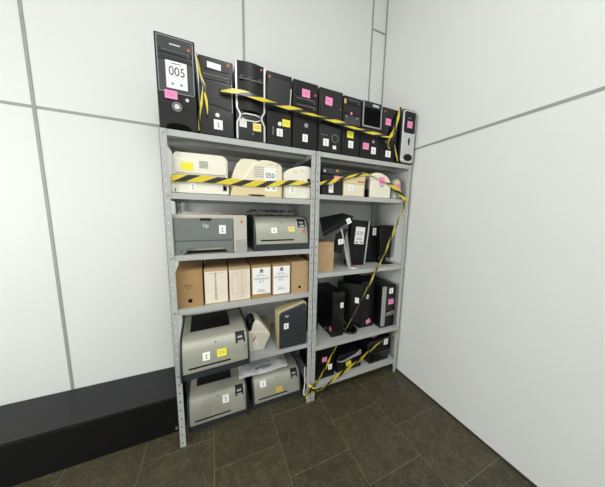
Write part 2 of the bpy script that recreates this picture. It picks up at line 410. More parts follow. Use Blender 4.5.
# 3  silver hourglass rails
T = tower('black tower with bright silver side rails pinched at the waist, third from left on top', .398, .580, .448, bezel='gloss', y0=.006)
lx = lambda v: v - .398
bm = B()
def rail(pts, wd, yy=-.007):
    for (x0, z0), (x1, z1) in zip(pts, pts[1:]):
        prism(bm, [(x0 - wd, z0), (x0 + wd, z0), (x1 + wd, z1), (x1 - wd, z1)], 'y', yy, .004)
rail([(.008, .005), (.008, .10), (.026, .135), (.026, .150), (.008, .182), (.006, .44)], .005)
obj('side_rail', bm, M['silverb'], T, .001)
bm = B(); rail([(.174, .005), (.174, .10), (.156, .135), (.156, .150), (.174, .182), (.176, .44)], .005); obj('side_rail', bm, M['silverb'], T, .001)
bm = B()
for i in range(10):                                             # bulging upper door
    a, b_ = i / 10, (i + 1) / 10
    fx = lambda q: .016 + .150 * q
    dy = lambda q: -.004 - .014 * math.sin(PI * q)
    v = [bm.verts.new(p) for p in [(fx(a), dy(a), .172), (fx(b_), dy(b_), .172), (fx(b_), dy(b_), .440), (fx(a), dy(a), .440), (fx(a), .004, .172), (fx(b_), .004, .172), (fx(b_), .004, .440), (fx(a), .004, .440)]]
    for q in [(0, 1, 2, 3), (7, 6, 5, 4), (3, 2, 6, 7), (1, 0, 4, 5)]: bm.faces.new([v[k] for k in q])
    if i == 0: bm.faces.new([v[k] for k in (0, 3, 7, 4)])
    if i == 9: bm.faces.new([v[k] for k in (1, 5, 6, 2)])
bmesh.ops.remove_doubles(bm, verts=bm.verts[:], dist=1e-5)
obj('upper_door', bm, M['black'], T)
bm = B(); bx(bm, .022, .160, -.0215, -.012, .340, .344)
for q in (.03, .08, .135): bx(bm, q, q + .014, -.0225, -.012, .352, .356)
obj('drive_slot', bm, M['pgrey'], T)
bm = B(); prism(bm, [(.034, .150), (.06, .160), (.12, .160), (.148, .150), (.148, .146), (.12, .154), (.06, .154), (.034, .146)], 'y', -.006, .003); prism(bm, [(.034, .132), (.06, .122), (.12, .122), (.148, .132), (.148, .128), (.12, .115), (.06, .115), (.034, .128)], 'y', -.006, .003)
obj('waist_trim', bm, M['silverb'], T)
sticker('label', T, lx(.419), lx(.462), lz(2.058), lz(2.104), M['paper'], 0, ink='lines')
sticker('sticky_note', T, lx(.501), lx(.551), lz(2.046), lz(2.092), M['pale'], 0, ink='lines', label='pale yellow sticky note')
seal(T, 0.1550, 0.4200, 0.0063, 'orange', -.0075)
button(T, .102, .045, .006, 'pgrey', name='reset_button')

# 4
T = tower('black tower with one thin silver edge strip and a bright yellow note low right', .586, .757, .437, bezel='gloss', y0=.006)
lx = lambda v: v - .586
bm = B(); prism(bm, [(.008, .215), (.145, .20), (.16, .36), (.155, .40), (.01, .405)], 'y', -.004, .003); obj('upper_door', bm, M['dgrey'], T, .003)
bm = B(); prism(bm, [(.153, .255), (.158, .255), (.166, .36), (.160, .36)], 'y', -.007, .002); obj('edge_strip', bm, M['silverb'], T)
sticker('sticky_note', T, lx(.691), lx(.745), lz(2.105), lz(2.149), M['yellow'], 0, ink='lines', label='yellow sticky note')
button(T, lx(.674), lz(2.115), .013, 'white', 0)
sticker('label', T, lx(.654), lx(.694), lz(2.039), lz(2.086), M['paper'], 0, ink='dark')
seal(T, 0.0200, 0.4010, 0.0072, 'orange', -.0045)
bm = B(); bx(bm, .040, .046, -.003, .002, .062, .115); obj('port_strip', bm, M['pgrey'], T)

# 5
T = tower('plain black tower with a pink note above a round button, fifth from left on top', .765, .950, .434, bezel='black', y0=.006)
lx = lambda v: v - .765
bay(T, .012, .172, .345, .400, 'gloss', slot=False); bay(T, .012, .172, .300, .336, 'gloss'); bay(T, .012, .172, .262, .292, 'gloss')
sticker('sticky_note', T, lx(.827), lx(.885), lz(2.314), lz(2.363), M['pink'], -.003, ink='lines', label='pink sticky note')
button(T, lx(.862), lz(2.138), .014, 'pgrey2', 0)
sticker('label', T, lx(.836), lx(.875), lz(2.031), lz(2.080), M['paper'], 0, ink='dark')
seal(T, 0.1600, 0.3600, 0.0072, 'inkred', -.003)

# 6
T = tower('black tower with a round grille ring low right and a pink note high left', .957, .1510 + 1.0, .430, bezel='black', y0=.006)
lx = lambda v: v - .957
bm = B(); bx(bm, .010, .184, -.005, .003, .225, .422); obj('upper_door', bm, M['gloss'], T, .004)
bm = B(); bx(bm, .010, .184, -.003, .003, .008, .213); obj('lower_door', bm, M['gloss'], T, .004)
sticker('sticky_note', T, lx(1.004), lx(1.060), lz(2.300), lz(2.352), M['pink'], -.005, roll=math.radians(4), ink='lines', label='pink sticky note')
sticker('label', T, lx(.996), lx(1.040), lz(2.026), lz(2.075), M['paper'], -.003, ink='dark')
bm = B(); ring(bm, (lx(1.091), lz(2.085)), .024, .028, -.007, .0); obj('grille_ring', bm, M['pgrey'], T)
sticker('label', T, lx(1.075), lx(1.103), lz(2.012), lz(2.036), M['paper'], -.003)
seal(T, 0.1740, 0.3100, 0.0054, 'orange', -.005)
bm = B(); bx(bm, .02, .05, -.004, -.002, .118, .122); bx(bm, .06, .075, -.004, -.002, .118, .122); obj('port_strip', bm, M['pgrey'], T)

# 7
T = tower('narrow black tower with a gold badge at top left and a bright yellow note below', 1.157, 1.318, .420, bezel='black', y0=.006)
lx = lambda v: v - 1.157
bay(T, .030, .150, .372, .408, 'dgrey', slot=True); bay(T, .012, .150, .30, .355, 'gloss', slot=False); bay(T, .012, .150, .225, .29, 'mgrey', slot=False)
sticker('badge', T, .004, .022, .365, .395, M['gold'], 0)
sticker('sticky_note', T, lx(1.198), lx(1.254), lz(2.112), lz(2.160), M['yellow'], 0, ink='lines', label='yellow sticky note')
sticker('label', T, lx(1.211), lx(1.255), lz(2.041), lz(2.092), M['paper'], 0, ink='dark')
seal(T, 0.0680, 0.3025, 0.0090, 'pink', -.003)
button(T, .025, .275, .006, 'pgrey2', -.003, name='reset_button'); button(T, .12, .275, .006, 'pgrey2', -.003)

# 8
T = tower('black tower with a silver rimmed recessed window in its upper half', 1.327, 1.518, .425, bezel='black', y0=.006)
lx = lambda v: v - 1.327
bm = B(); bx(bm, .004, .012, -.006, .002, .235, .418); bx(bm, .178, .186, -.006, .002, .235, .418); bx(bm, .012, .178, -.006, .002, .235, .245)
obj('window_frame', bm, M['pgrey2'], T, .001)
bm = B(); bx(bm, .012, .178, -.006, .002, .375, .418); obj('top_band', bm, M['dgrey'], T, .001)
bm = B(); bx(bm, .014, .176, -.0012, .002, .247, .373); obj('recess', bm, M['hole'], T)
bm = B(); bx(bm, .09, .150, -.008, -.005, .388, .404); obj('maker_plate', bm, M['silverb'], T)
bm = B(); bx(bm, .020, .170, -.004, .002, .155, .225); obj('vent_panel', bm, M['dgrey'], T, .001)
sticker('sticky_note', T, lx(1.347), lx(1.404), lz(2.050), lz(2.098), M['pink'], 0, ink='lines', label='pink sticky note')
sticker('label', T, lx(1.430), lx(1.475), lz(2.024), lz(2.076), M['paper'], 0, ink='dark')
button(T, .118, .135, .011, 'pgrey2')

# 9
T = tower('black tower with a pink note, tangled in tape beside the silver fronted tower', 1.524, 1.690, .416, bezel='black', y0=.006)
lx = lambda v: v - 1.524
bm = B(); bx(bm, .010, .150, -.004, .003, .17, .405); obj('upper_door', bm, M['gloss'], T, .003)
sticker('sticky_note', T, lx(1.556), lx(1.612), lz(2.262), lz(2.312), M['pink'], -.004, ink='lines', label='pink sticky note')
sticker('label', T, lx(1.578), lx(1.632), lz(2.019), lz(2.069), M['paper'], 0, ink='dark')
seal(T, 0.0225, 0.3825, 0.0067, 'inkred', -.004)

# 10
T = tower('silver fronted tower with a black upper insert, rightmost on top beside the side wall', 1.722, 1.888, .440, bezel=None, y0=.0, skin='case')
lx = lambda v: v - 1.722
def rrect(x0, x1, z0, z1, r, n=6):
    p = []
    for cx, cz, a0 in ((x1 - r, z0 + r, -90), (x1 - r, z1 - r, 0), (x0 + r, z1 - r, 90), (x0 + r, z0 + r, 180)):
        for k in range(n + 1):
            a = math.radians(a0 + 90 * k / n); p.append((cx + r * math.cos(a), cz + r * math.sin(a)))
    return p
bm = B(); prism(bm, rrect(0, .166, .002, .440, .03), 'y', -.004, .022); obj('front_panel', bm, M['dgrey'], T, .004)
bm = B(); prism(bm, rrect(.010, .156, .012, .432, .028), 'y', -.011, .0); obj('silver_cover', bm, M['silverb'], T, .004)
bm = B(); prism(bm, rrect(.022, .146, .252, .420, .016), 'y', -.014, .0); ins = obj('drive_insert', bm, M['black'], T, .002)
sticker('sticky_note', T, lx(1.776), lx(1.833), lz(2.273), lz(2.325), M['pink'], -.014, ink='lines', label='pink sticky note')
bm = B(); bx(bm, .055, .095, -.016, -.013, .365, .372); obj('maker_plate', bm, M['pgrey'], T)
bm = B(); prism(bm, [(.088 + .010 * math.cos(a) * (1 if math.sin(a) > -.2 else .7), .185 + .032 * math.sin(a)) for a in [2 * PI * k / 18 for k in range(18)]], 'y', -.013, .0); obj('power_button', bm, M['hole'], T)
bm = B(); prism(bm, [(.086 + .046 * math.cos(a), .055 + .027 * math.sin(a)) for a in [2 * PI * k / 28 for k in range(28)]], 'y', -.014, .0)
ring(bm, (.086, .055), .040, .046, -.018, -.012, sz=.6); obj('oval_grille', bm, M['case'], T)
button(T, .02, .03, .008, 'white', -.011, name='screw_cap')

# ------------------------------------------------------------------ silver and black laser printers
PROF = [(0.0, .045), (.010, .12), (.024, .170), (.046, .207), (.072, .226), (.12, .239), (.17, .243)]
PWD = .408
def on_prof(z):
    for (y0, z0), (y1, z1) in zip(PROF, PROF[1:]):
        if z0 <= z <= z1:
            k = (z - z0) / (z1 - z0); return y0 + (y1 - y0) * k, -math.atan2(y1 - y0, z1 - z0)
    return PROF[-1][0], -1.2
def psticker(name, t, x0, x1, z0, z1, m, ink=None, label=None):
    y, l = on_prof((z0 + z1) / 2); return sticker(name, t, x0, x1, z0, z1, m, y - .0016, l, ink=ink, label=label, t=.0015)
def laser(label, loc, rz=0.0, dep=.355):
    t = thing('laser_printer', label, 'printer', loc, (0, 0, rz), 'silver and black laser printers')
    W = PWD
    side = [(-.004, .0)] + [(-.004, .045)] + [(y - .003, z + .001) for y, z in PROF[1:]] + [(.17, .246), (dep, .246), (dep, 0)]
    bm = B(); prism(bm, side, 'x', 0, .012); prism(bm, side, 'x', W - .012, W)
    bx(bm, .012, W - .012, .004, dep, .0, .048); bx(bm, .012, W - .012, dep - .02, dep, .048, .24)
    obj('case', bm, M['slate'], t, .003)
    shell = PROF + [(dep - .022, .243), (dep - .022, .05)]
    bm = B(); prism(bm, shell, 'x', .0125, W - .0125); obj('front_cover', bm, M['silver'], t, .003)
    y0, l = on_prof(.072)
    o = sticker('paper_slot', t, .045, .285, .068, .077, M['hole'], y0 - .0005, l, t=.001)
    bm = B(); bx(bm, .055, .300, .165, dep - .03, .243, .2455); prism(bm, [(.13, .2435), (.165, .2455), (.165, .2435)], 'x', .055, .300)
    for k in range(4): bx(bm, .08 + .055 * k, .086 + .055 * k, .17, dep - .04, .2455, .2475)
    obj('output_tray', bm, M['case'], t)
    bm = B()
    zz = [.160, .182, .207, .219]; ps = [(on_prof(z)[0], z) for z in zz]
    top = [(y - .003, z + .002) for y, z in ps]
    prism(bm, top + [(y + .004, z - .001) for y, z in ps[::-1]], 'x', .322, .382)
    pn = obj('control_panel', bm, M['case'], t, .001)
    for a, b_, q in ((.162, .178, .012), (.186, .200, .030)):
        yy, ll = on_prof((a + b_) / 2); bm = B(); bx(bm, -.018, .022 - q * .3, -.004, 0, -(b_ - a) / 2, (b_ - a) / 2); o = obj('button', bm, M['pgrey2'], pn); o.location = (.352, yy - .002, (a + b_) / 2); o.rotation_euler = (ll, 0, 0)
    bm = B(); cyl(bm, (.20, on_prof(.195)[0] - .003, .195), (.20, on_prof(.195)[0] + .004, .193), .006, 14); obj('emblem', bm, M['pgrey'], t)
    bm = B(); bx(bm, W - .035, W - .028, on_prof(.1)[0] - .002, .03, .06, .15); obj('seam_strip', bm, M['pgrey2'], t)
    return t
# E : third shelf, right
T = laser('silver and black laser printer with a pale yellow note, on the third shelf', (.500, .010, A2))
psticker('label', T, .120, .162, .120, .160, M['paper'], 'dark'); psticker('sticky_note', T, .246, .294, .130, .165, M['pale'], 'lines', 'pale yellow sticky note')
psticker('seal_sticker', T, .352, .372, .120, .145, M['orange'])
# F : fifth level
T = laser('silver and black laser printer jutting over its shelf edge, bright yellow note on its front', (.040, -.088, A4), math.radians(2.5), .395)
psticker('label', T, .123, .165, .104, .152, M['paper'], 'dark'); psticker('sticky_note', T, .206, .263, .106, .152, M['yellow'], 'lines', 'bright yellow sticky note')
# I, J on the floor
T = laser('silver and black laser printer on the floor beside the left post, no colored notes', (.038, .080, 0))
psticker('label', T, .231, .276, .140, .196, M['paper'], 'dark')
T = laser('silver and black laser printer on the floor with a gold sticker on its front', (.488, .092, 0))
psticker('label', T, .062, .110, .158, .205, M['paper'], 'dark'); psticker('badge', T, .186, .243, .088, .132, M['gold']); psticker('badge', T, .258, .300, .104, .136, M['pgrey2'])

# film pack on top of E
def lumpy(name, m, parent, nx, ny, fn, th):
    bm = B(); top = [[None] * (ny + 1) for _ in range(nx + 1)]; bot = [[None] * (ny + 1) for _ in range(nx + 1)]
    for i in range(nx + 1):
        for j in range(ny + 1):
            p = fn(i / nx, j / ny); e = min(i, nx - i, j, ny - j)
            k = th * (0.75 if e == 0 else 1) * (1 + .35 * random.uniform(-1, 1))
            top[i][j] = bm.verts.new((p[0], p[1], p[2] + k)); bot[i][j] = bm.verts.new(p)
    for i in range(nx):
        for j in range(ny):
            bm.faces.new([top[i][j], top[i + 1][j], top[i + 1][j + 1], top[i][j + 1]]); bm.faces.new([bot[i][j], bot[i][j + 1], bot[i + 1][j + 1], bot[i + 1][j]])
    for i in range(nx):
        for j in (0, ny): bm.faces.new([top[i][j], bot[i][j], bot[i + 1][j], top[i + 1][j]])
    for j in range(ny):
        for i in (0, nx): bm.faces.new([top[i][j], top[i][j + 1], bot[i][j + 1], bot[i][j]])
    return obj(name, bm, m, parent, smooth=60)
o = lumpy('film_wrapped_pack', M['wrap'], None, 18, 8, lambda u, v: (.495 + .39 * u, .18 + .17 * v, A2 + .248), .030)
tag(o, 'flat pack wrapped in dark crinkled plastic film on top of the third shelf silver printer', 'package')

# papers in a clear bag lying across both floor printers
o = thing('paper_bag', 'clear bag of white papers lying across the two printers on the floor', 'paper', (.0, .0, .0))
def bagfn(u, v):
    x = .392 + .395 * u + .01 * v
    return (x, .150 + .165 * v, .2515 + .060 * 0 + .004 * math.sin(9 * u))
b_ = lumpy('bag', M['bag'], o, 16, 7, lambda u, v: bagfn(u, v), .028)
bm = B()
r = random.Random(3); px, pz = .50, .2815
for k in range(11):
    w = .012 + .010 * r.random(); bx(bm, .52 + .011 * k, .52 + .011 * k + w, .170 + .004 * r.random(), .180 + .006 * r.random(), .27, .2885 + .001 * r.random())
obj('printed_word', bm, M['inkg'], o)

# ------------------------------------------------------------------ grey printer D (third shelf left)
T = thing('office_printer', 'wide grey fronted printer with beige frame, left on the third shelf', 'printer', (.025, .006, A2), (0, 0, 0))
w, h, dp = .428, .242, .37
bm = B(); bx(bm, .004, w - .002, .014, dp, .022, h); bx(bm, .004, .07, .02, dp, 0, .022); bx(bm, w - .12, w - .002, .014, dp, 0, .022); obj('case', bm, M['duskbeige'], T, .006)
bm = B(); bx(bm, .014, .340, -.002, .016, .084, h - .022); fc = obj('front_cover', bm, M['pgrey'], T, .004)
bm = B(); prism(bm, [(.014, 0), (.060, 0), (.078, .030), (.10, .038), (.275, .038), (.292, .030), (.305, .006), (.340, .006), (.340, .081), (.014, .081)], 'y', -.002, .016); tr = obj('paper_tray', bm, M['pgrey'], T, .002)
bm = B(); bx(bm, .046, .049, -.003, .0, .014, .034); obj('latch', bm, M['hole'], tr)
bm = B(); bx(bm, .152, .216, -.0035, .004, .204, .221); obj('handle_recess', bm, M['dgrey'], fc, .002)
text('emblem', 'hp', .034, M['white'], fc, (.184, -.0035, .175), xs=1.0)
bm = B(); bx(bm, .346, w, .0, .016, .0, h - .004); sp = obj('side_panel', bm, M['duskbeige'], T, .005)
bm = B()
for i in range(7):
    for j in range(8): bx(bm, .356 + .0095 * i, .363 + .0095 * i, -.001, .003, .010 + .0098 * j, .016 + .0098 * j)
obj('vent_grid', bm, M['pgrey2'], sp)
sticker('label', T, .258, .298, .124, .178, M['paper'], -.002, ink='dark')
seal(T, 0.3950, 0.1990, 0.0081, 'orange', 0)
bm = B(); bx(bm, .045, .285, .16, dp - .03, h, h + .016); obj('output_flap', bm, M['beige2'], T, .003)

# ------------------------------------------------------------------ second level: A, B, C
T = thing('beige_printer', 'cream boxy printer with a bright yellow note, leftmost on the second shelf', 'printer', (.038, .03, A1))
bm = B(); prism(bm, [(.0, 0), (.308, 0), (.308, .215), (.300, .226), (.278, .240), (.03, .236), (.016, .222), (.008, .19)], 'y', 0.004, .34); obj('case', bm, M['beige2'], T, .005)
bm = B(); bx(bm, -.004, .312, -.006, .02, .004, .098); tr = obj('paper_tray', bm, M['beige2'], T, .005)
bm = B(); bx(bm, .012, .296, -.002, .006, .106, .112); obj('seam_strip', bm, M['pgrey2'], T)
bm = B(); bx(bm, .020, .300, -.002, .006, .120, .200); obj('upper_cover', bm, M['beige2'], T, .004)
bm = B()
for j in range(6): bx(bm, .148, .196, -.0035, .0, .155 + .0072 * j, .159 + .0072 * j)
obj('vent_grille', bm, M['pgrey2'], T)
bm = B(); bx(bm, .274, .300, -.008, .0, .026, .094); lt = obj('latch', bm, M['pgrey2'], tr, .002)
bm = B(); bx(bm, .279, .296, -.010, -.004, .03, .056); bx(bm, .276, .286, -.010, -.004, .070, .082); obj('latch_opening', bm, M['hole'], lt)
bm = B(); bx(bm, .018, .022, -.0075, -.004, .01, .03); obj('notch', bm, M['hole'], tr)
sticker('sticky_note', T, .055, .115, .134, .180, M['yellow'], -.002, ink=None, label='bright yellow sticky note')
sticker('label', T, .092, .128, .018, .068, M['paper'], -.006, ink='grey')

T = thing('curved_printer', 'beige printer with two overlapping arched covers and a white numbered sheet, second shelf', 'printer', (.357, .03, A1))
def arc(cx, cz, rx, rz, a0, a1, n=14):
    return [(cx + rx * math.cos(math.radians(a0 + (a1 - a0) * k / n)), cz + rz * math.sin(math.radians(a0 + (a1 - a0) * k / n))) for k in range(n + 1)]
bm = B(); prism(bm, [(0, 0), (.30, 0), (.30, .10)] + [(.185, .238), (.165, .244), (.10, .243), (.07, .236), (.045, .205), (.022, .15), (.004, .09)], 'y', .012, .33); obj('rear_body', bm, M['beige'], T, .006)
bm = B(); prism(bm, [(.06, .05), (.338, .0), (.340, .10), (.340, .205), (.328, .222)] + [(.295, .235), (.245, .243), (.20, .240), (.165, .222), (.125, .180), (.085, .115)], 'y', -.012, .25); fc = obj('front_cover', bm, M['beige'], T, .007, seg=3)
bm = B(); prism(bm, [(.0, 0.0), (.336, 0.0), (.336, .060), (.325, .085)] + [(.28, .100), (.20, .104), (.12, .098), (.055, .080), (.015, .055)], 'y', -.020, .12); tr = obj('lower_tray', bm, M['tan'], T, .007, seg=3)
bm = B()
prism(bm, [(.100, .012), (.125, .006), (.205, .006), (.225, .012), (.200, .017), (.130, .017)], 'y', -.0212, -.015); obj('tray_slot', bm, M['dgrey'], tr)
bm = B()
for i in range(9):
    for j in range(5): bx(bm, .150 + .0095 * i, .155 + .0095 * i, -.0130, -.010, .130 + .0145 * j, .138 + .0145 * j)
obj('vent_grille', bm, M['pgrey2'], fc)
s = sticker('number_sheet', T, .214, .296, .105, .194, M['paper'], -.0125, label='white numbered paper sheet')
text('number', '050', .046, M['ink'], s, (0, -.0016, -.006), xs=.9)
s = sticker('number_sheet', T, .218, .297, .042, .090, M['paper'], -.0205, label='lower part of the white sheet')
bm = B(); 
for gx in (-.018, .020): cyl(bm, (gx, -.0016, -.004), (gx, -.001, -.004), .008, 14)
obj('printed_seal', bm, M['inkgreen'], s)
bm = B(); bx(bm, .235, .280, -.0135, -.010, .213, .220); obj('maker_plate', bm, M['tan'], fc)
seal(T, 0.3010, 0.2125, 0.0045, 'orange', -.012)

T = thing('dome_printer', 'cream printer with a domed top beside the middle posts, second shelf', 'printer', (.708, .03, A1))
bm = B(); prism(bm, [(0, 0), (.214, 0), (.222, .05), (.222, .225), (.19, .236), (.15, .236), (.10, .226), (.05, .208), (.012, .186), (0, .165)], 'y', 0, .33); obj('case', bm, M['beige2'], T, .008, seg=3)
bm = B(); bx(bm, .004, .210, -.006, .02, .004, .095); tr = obj('paper_tray', bm, M['beige2'], T, .006)
bm = B(); bx(bm, .004, .180, -.0015, .004, .099, .103); obj('seam_strip', bm, M['pgrey2'], T)
bm = B(); bx(bm, .07, .112, -.002, .003, .186, .193); obj('maker_plate', bm, M['tan'], T)
seal(T, 0.1410, 0.2005, 0.0045, 'orange', 0)
sticker('label', T, .042, .087, .036, .090, M['paper'], -.006, ink='grey')
bm = B(); bx(bm, .182, .204, -.003, .004, .110, .150); obj('side_button', bm, M['dgrey'], T, .002)

# ------------------------------------------------------------------ archive boxes on the fourth level
def archive(x0, x1, z, label, face, y0=.028, mk='kraft', hgt=.238, dp=.35, open_top=False):
    t = thing('archive_box', label, 'box', (x0, y0, z), (0, 0, 0), 'cardboard archive boxes')
    w = x1 - x0
    bm = B(); bx(bm, 0, w, 0, dp, 0, hgt - .003); obj('body', bm, M[mk], t, .0015)
    bm = B()
    if open_top:
        prism(bm, [(0.0, hgt - .0028), (.02, hgt + .002), (.17, hgt + .018), (.18, hgt + .016), (.02, hgt - .0028)], 'x', .002, w - .002)
        prism(bm, [(.16, hgt - .0028), (dp, hgt - .0028), (dp, hgt + .004), (.17, hgt + .010)], 'x', .004, w - .004)
    else:
        bx(bm, .001, w - .001, -.001, dp, hgt - .0028, hgt); bx(bm, .004, w - .004, -.0015, 0, hgt - .018, hgt)
    obj('lid_flap', bm, M[mk], t)
    return t, w
T, w = archive(.030, .176, A3, 'brown cardboard archive box with a finger hole, leftmost of the row on the fourth shelf', None, open_top=True)
bm = B(); cyl(bm, (.072, -.0006, .042), (.072, .003, .042), .0125, 18); obj('finger_hole', bm, M['hole'], T)
bm = B()
for k, (a, b_) in enumerate(((.038, .098), (.046, .088), (.056, .078))): bx(bm, a, b_, -.0005, .001, .142 - .010 * k, .1445 - .010 * k)
obj('printed_text', bm, M['dgrey'], T)
def paper_face(T, w, h=.236, m='oldpaper'):
    bm = B(); bx(bm, .002, w - .002, -.0012, .0005, .008, h - .006); return obj('paper_face', bm, M[m], T)
T, w = archive(.186, .326, A3, 'archive box with a cream paper front and a vertical line of print, second from left', None, mk='kraft2')
f = paper_face(T, w)
bm = B(); r = random.Random(5)
for k in range(22): 
    z_ = .028 + .0085 * k; q = .003 + .004 * r.random(); bx(bm, .066 - q, .066 + q, -.0016, -.001, z_, z_ + .005)
for k in range(5): bx(bm, .03 + .018 * k, .041 + .018 * k, -.0016, -.001, .205, .208)
obj('printed_text', bm, M['inkg'], f)
T, w = archive(.335, .472, A3, 'archive box with a cream paper front and faint red upright lines, third from left', None, mk='kraft2')
f = paper_face(T, w)
bm = B()
for xx in (.052, .080, .088): bx(bm, xx, xx + .0016, -.0016, -.001, .02, .222)
obj('ruled_line', bm, M['inkred'], f)
bm = B(); r = random.Random(8)
for k in range(16):
    for xx in (.012, .060, .096): bx(bm, xx, xx + .012 + .02 * r.random(), -.0015, -.001, .026 + .0125 * k, .0275 + .0125 * k)
obj('printed_text', bm, M['inkg'], f)
for x0, x1, lbl, num in ((.481, .620, 'archive box with a white printed label above a brown base strip, fourth from left', '2'), (.628, .766, 'archive box with a white crested label filling its front, second from right in its row', '1')):
    T, w = archive(x0, x1, A3, lbl, None, mk='kraft')
    zb = .030 if num == '2' else .012
    s = sticker('label', T, .007, w - .007, zb, .228, M['paper'], 0)
    zc = (zb + .228) / 2
    bm = B(); cyl(bm, (0, -.0016, .198 - zc), (0, -.001, .198 - zc), .013, 18); bx(bm, -.018, .018, -.0016, -.001, .183 - zc, .186 - zc); obj('printed_crest', bm, M['inkg'], s)
    text('printed_title', 'DOCUMENTOS', .0165, M['ink'], s, (0, -.0016, .138 - zc), xs=.92)
    text('printed_number', 'N\u00ba ' + num, .019, M['ink'], s, (0, -.0016, .117 - zc))
    bm = B()
    for k in range(3): bx(bm, -.04 + .006 * k, .035 - .01 * k, -.0016, -.001, .158 + .006 * k - zc, .1595 + .006 * k - zc)
    for k in range(3): bx(bm, -.03, .03 - .008 * k, -.0016, -.001, .044 + .008 * k - zc, .0465 + .008 * k - zc)
    obj('printed_text', bm, M['inkg'], s)
T, w = archive(.775, .912, A3, 'plain brown archive box with a finger hole, rightmost in its row beside the middle posts', None, mk='kraft2', hgt=.242)
bm = B(); cyl(bm, (.066, -.0006, .045), (.066, .003, .045), .0105, 18); obj('finger_hole', bm, M['hole'], T)

# ------------------------------------------------------------------ fifth level: G, kraft box, H
T = thing('receipt_printer', 'small cream receipt printer between the jutting silver printer and the dark faced printer', 'printer', (.458, .055, A4))
bm = B(); prism(bm, [(.012, 0), (.112, 0), (.160, .105), (.157, .122), (.098, .205), (.075, .232), (.028, .240), (.0, .16), (.0, .03)], 'y', 0, .17); obj('body', bm, M['beige2'], T, .006)
bm = B(); prism(bm, [(.0, .17), (.02, .168), (.034, .22), (.050, .245), (.028, .262), (.0, .235)], 'y', -.004, .1); obj('paper_cover', bm, M['case'], T, .004)
bm = B(); prism(bm, [(.016, .024), (.112, .024), (.152, .108), (.095, .150), (.020, .150)], 'y', -.005, .002); fr = obj('front_cover', bm, M['beige'], T, .003)
sticker('label', T, .036, .066, .030, .086, M['paper'], -.005, ink='grey')
bm = B(); prism(bm, [(.028, .095), (.034, .085), (.030, .070), (.052, .118), (.046, .122)], 'y', -.0062, -.004); obj('red_mark', bm, M['inkred'], fr)
o = box('flat_carton', M['kraft2'], None,   .598, .662, .235, .40, A4, A4 + .088, .002)
tag(o, 'low yellowish cardboard carton lying behind the small receipt printer', 'box')
T = thing('upended_printer', 'dark faced printer with a beige rim standing on end, right on the fifth shelf', 'printer', (.665, .0, A4), (0, 0, 0))
out = [(0, .012), (.010, .0), (.228, .0), (.232, .02), (.236, .310), (.231, .335), (.214, .352), (.190, .348), (.020, .300), (.004, .288), (0, .270)]
bm = B(); prism(bm, out, 'y', .012, .10); obj('case', bm, M['oldtan'], T, .008, seg=3)
inn = [(.010, .010), (.224, .010), (.227, .305), (.222, .326), (.205, .338), (.190, .334), (.026, .289), (.014, .278), (.010, .262)]
bm = B(); prism(bm, inn, 'y', -.004, .02); obj('front_cover', bm, M['slate'], T, .006, seg=3)
sticker('label', T, .042, .078, .162, .206, M['paper'], -.004, ink='dark')
text('emblem', 'hp', .026, M['white'], T, (.065, -.0055, .262), xs=1.1)
seal(T, 0.2050, 0.2950, 0.0045, 'inkred', -.004)

# white cable and white plate hanging by the foot of the middle posts
bm = B(); tube(bm, smooth_curve([(.915, .062, .27), (.912, .060, .20), (.910, .050, .12), (.898, .048, .06), (.904, .044, .03), (.914, .046, .055), (.908, .056, .10)]), .0045)
tag(obj('power_cable', bm, M['white'], None), 'white looped cable at the foot of the middle posts', 'cable')

# ------------------------------------------------------------------ right rack, second level: K, L, M, N
T = thing('black_device', 'dark charcoal boxy device with a tall white label beside the middle posts, second shelf', 'device', (1.012, .04, B1))
bm = B(); bx(bm, 0, .188, 0, .30, 0, .155); obj('body', bm, M['dgrey'], T, .006)
bm = B(); bx(bm, .002, .186, -.004, .28, .157, .205); obj('lid', bm, M['slate'], T, .008)
sticker('label', T, .062, .102, .022, .098, M['paper'], 0, ink='lines')
button(T, .020, .178, .008, 'white', -.004); button(T, .13, .188, .009, 'gold', -.004, name='indicator')
sticker('sticky_note', T, .108, .160, .112, .152, M['pink'], 0, label='pink sticky note')
T = thing('slanted_printer', 'yellowed sloping printer between the charcoal device and the round topped printer', 'printer', (1.208, .04, B1))
bm = B(); prism(bm, [(0, 0), (.206, 0), (.206, .15), (.212, .17), (.212, .200), (.19, .202), (.01, .134), (0, .12)], 'y', 0, .32); obj('body', bm, M['tan'], T, .005)
bm = B(); bx(bm, .006, .196, -.006, .01, .004, .098); tr = obj('front_tray', bm, M['beige'], T, .005)
bm = B(); prism(bm, [(.012, .104), (.205, .104), (.207, .168), (.19, .186), (.014, .128)], 'y', -.003, .005); obj('upper_cover', bm, M['tan'], T, .003)
bm = B(); bx(bm, .130, .204, -.0045, -.001, .118, .128); obj('vent_slot', bm, M['inkred'], T)
sticker('label', T, .042, .086, .046, .088, M['paper'], -.006, ink='grey')
T = thing('rounded_printer', 'pale cream printer with an arched top and a pink note, right rack second shelf', 'printer', (1.478, .04, B1))
arch = [(0, 0), (.222, 0), (.222, .125), (.214, .152), (.195, .178), (.160, .200), (.115, .213), (.06, .216), (.02, .206), (0, .186)]
bm = B(); prism(bm, arch, 'y', .006, .30); obj('body', bm, M['beige2'], T, .006)
bm = B(); prism(bm, [(.012, .006), (.212, .006), (.212, .122), (.204, .148), (.186, .170), (.152, .190), (.11, .201), (.06, .204), (.026, .196), (.012, .18)], 'y', -.004, .008); obj('front_cover', bm, M['beige2'], T, .004)
bm = B(); bx(bm, -.018, -.0005, .02, .20, .0, .075); obj('side_cap', bm, M['case'], T, .004)
bm = B(); bx(bm, -.014, -.0005, .02, .24, .08, .16); obj('side_panel', bm, M['pgrey'], T, .004)
sticker('sticky_note', T, .082, .140, .116, .180, M['pink'], -.004, label='pink sticky note')
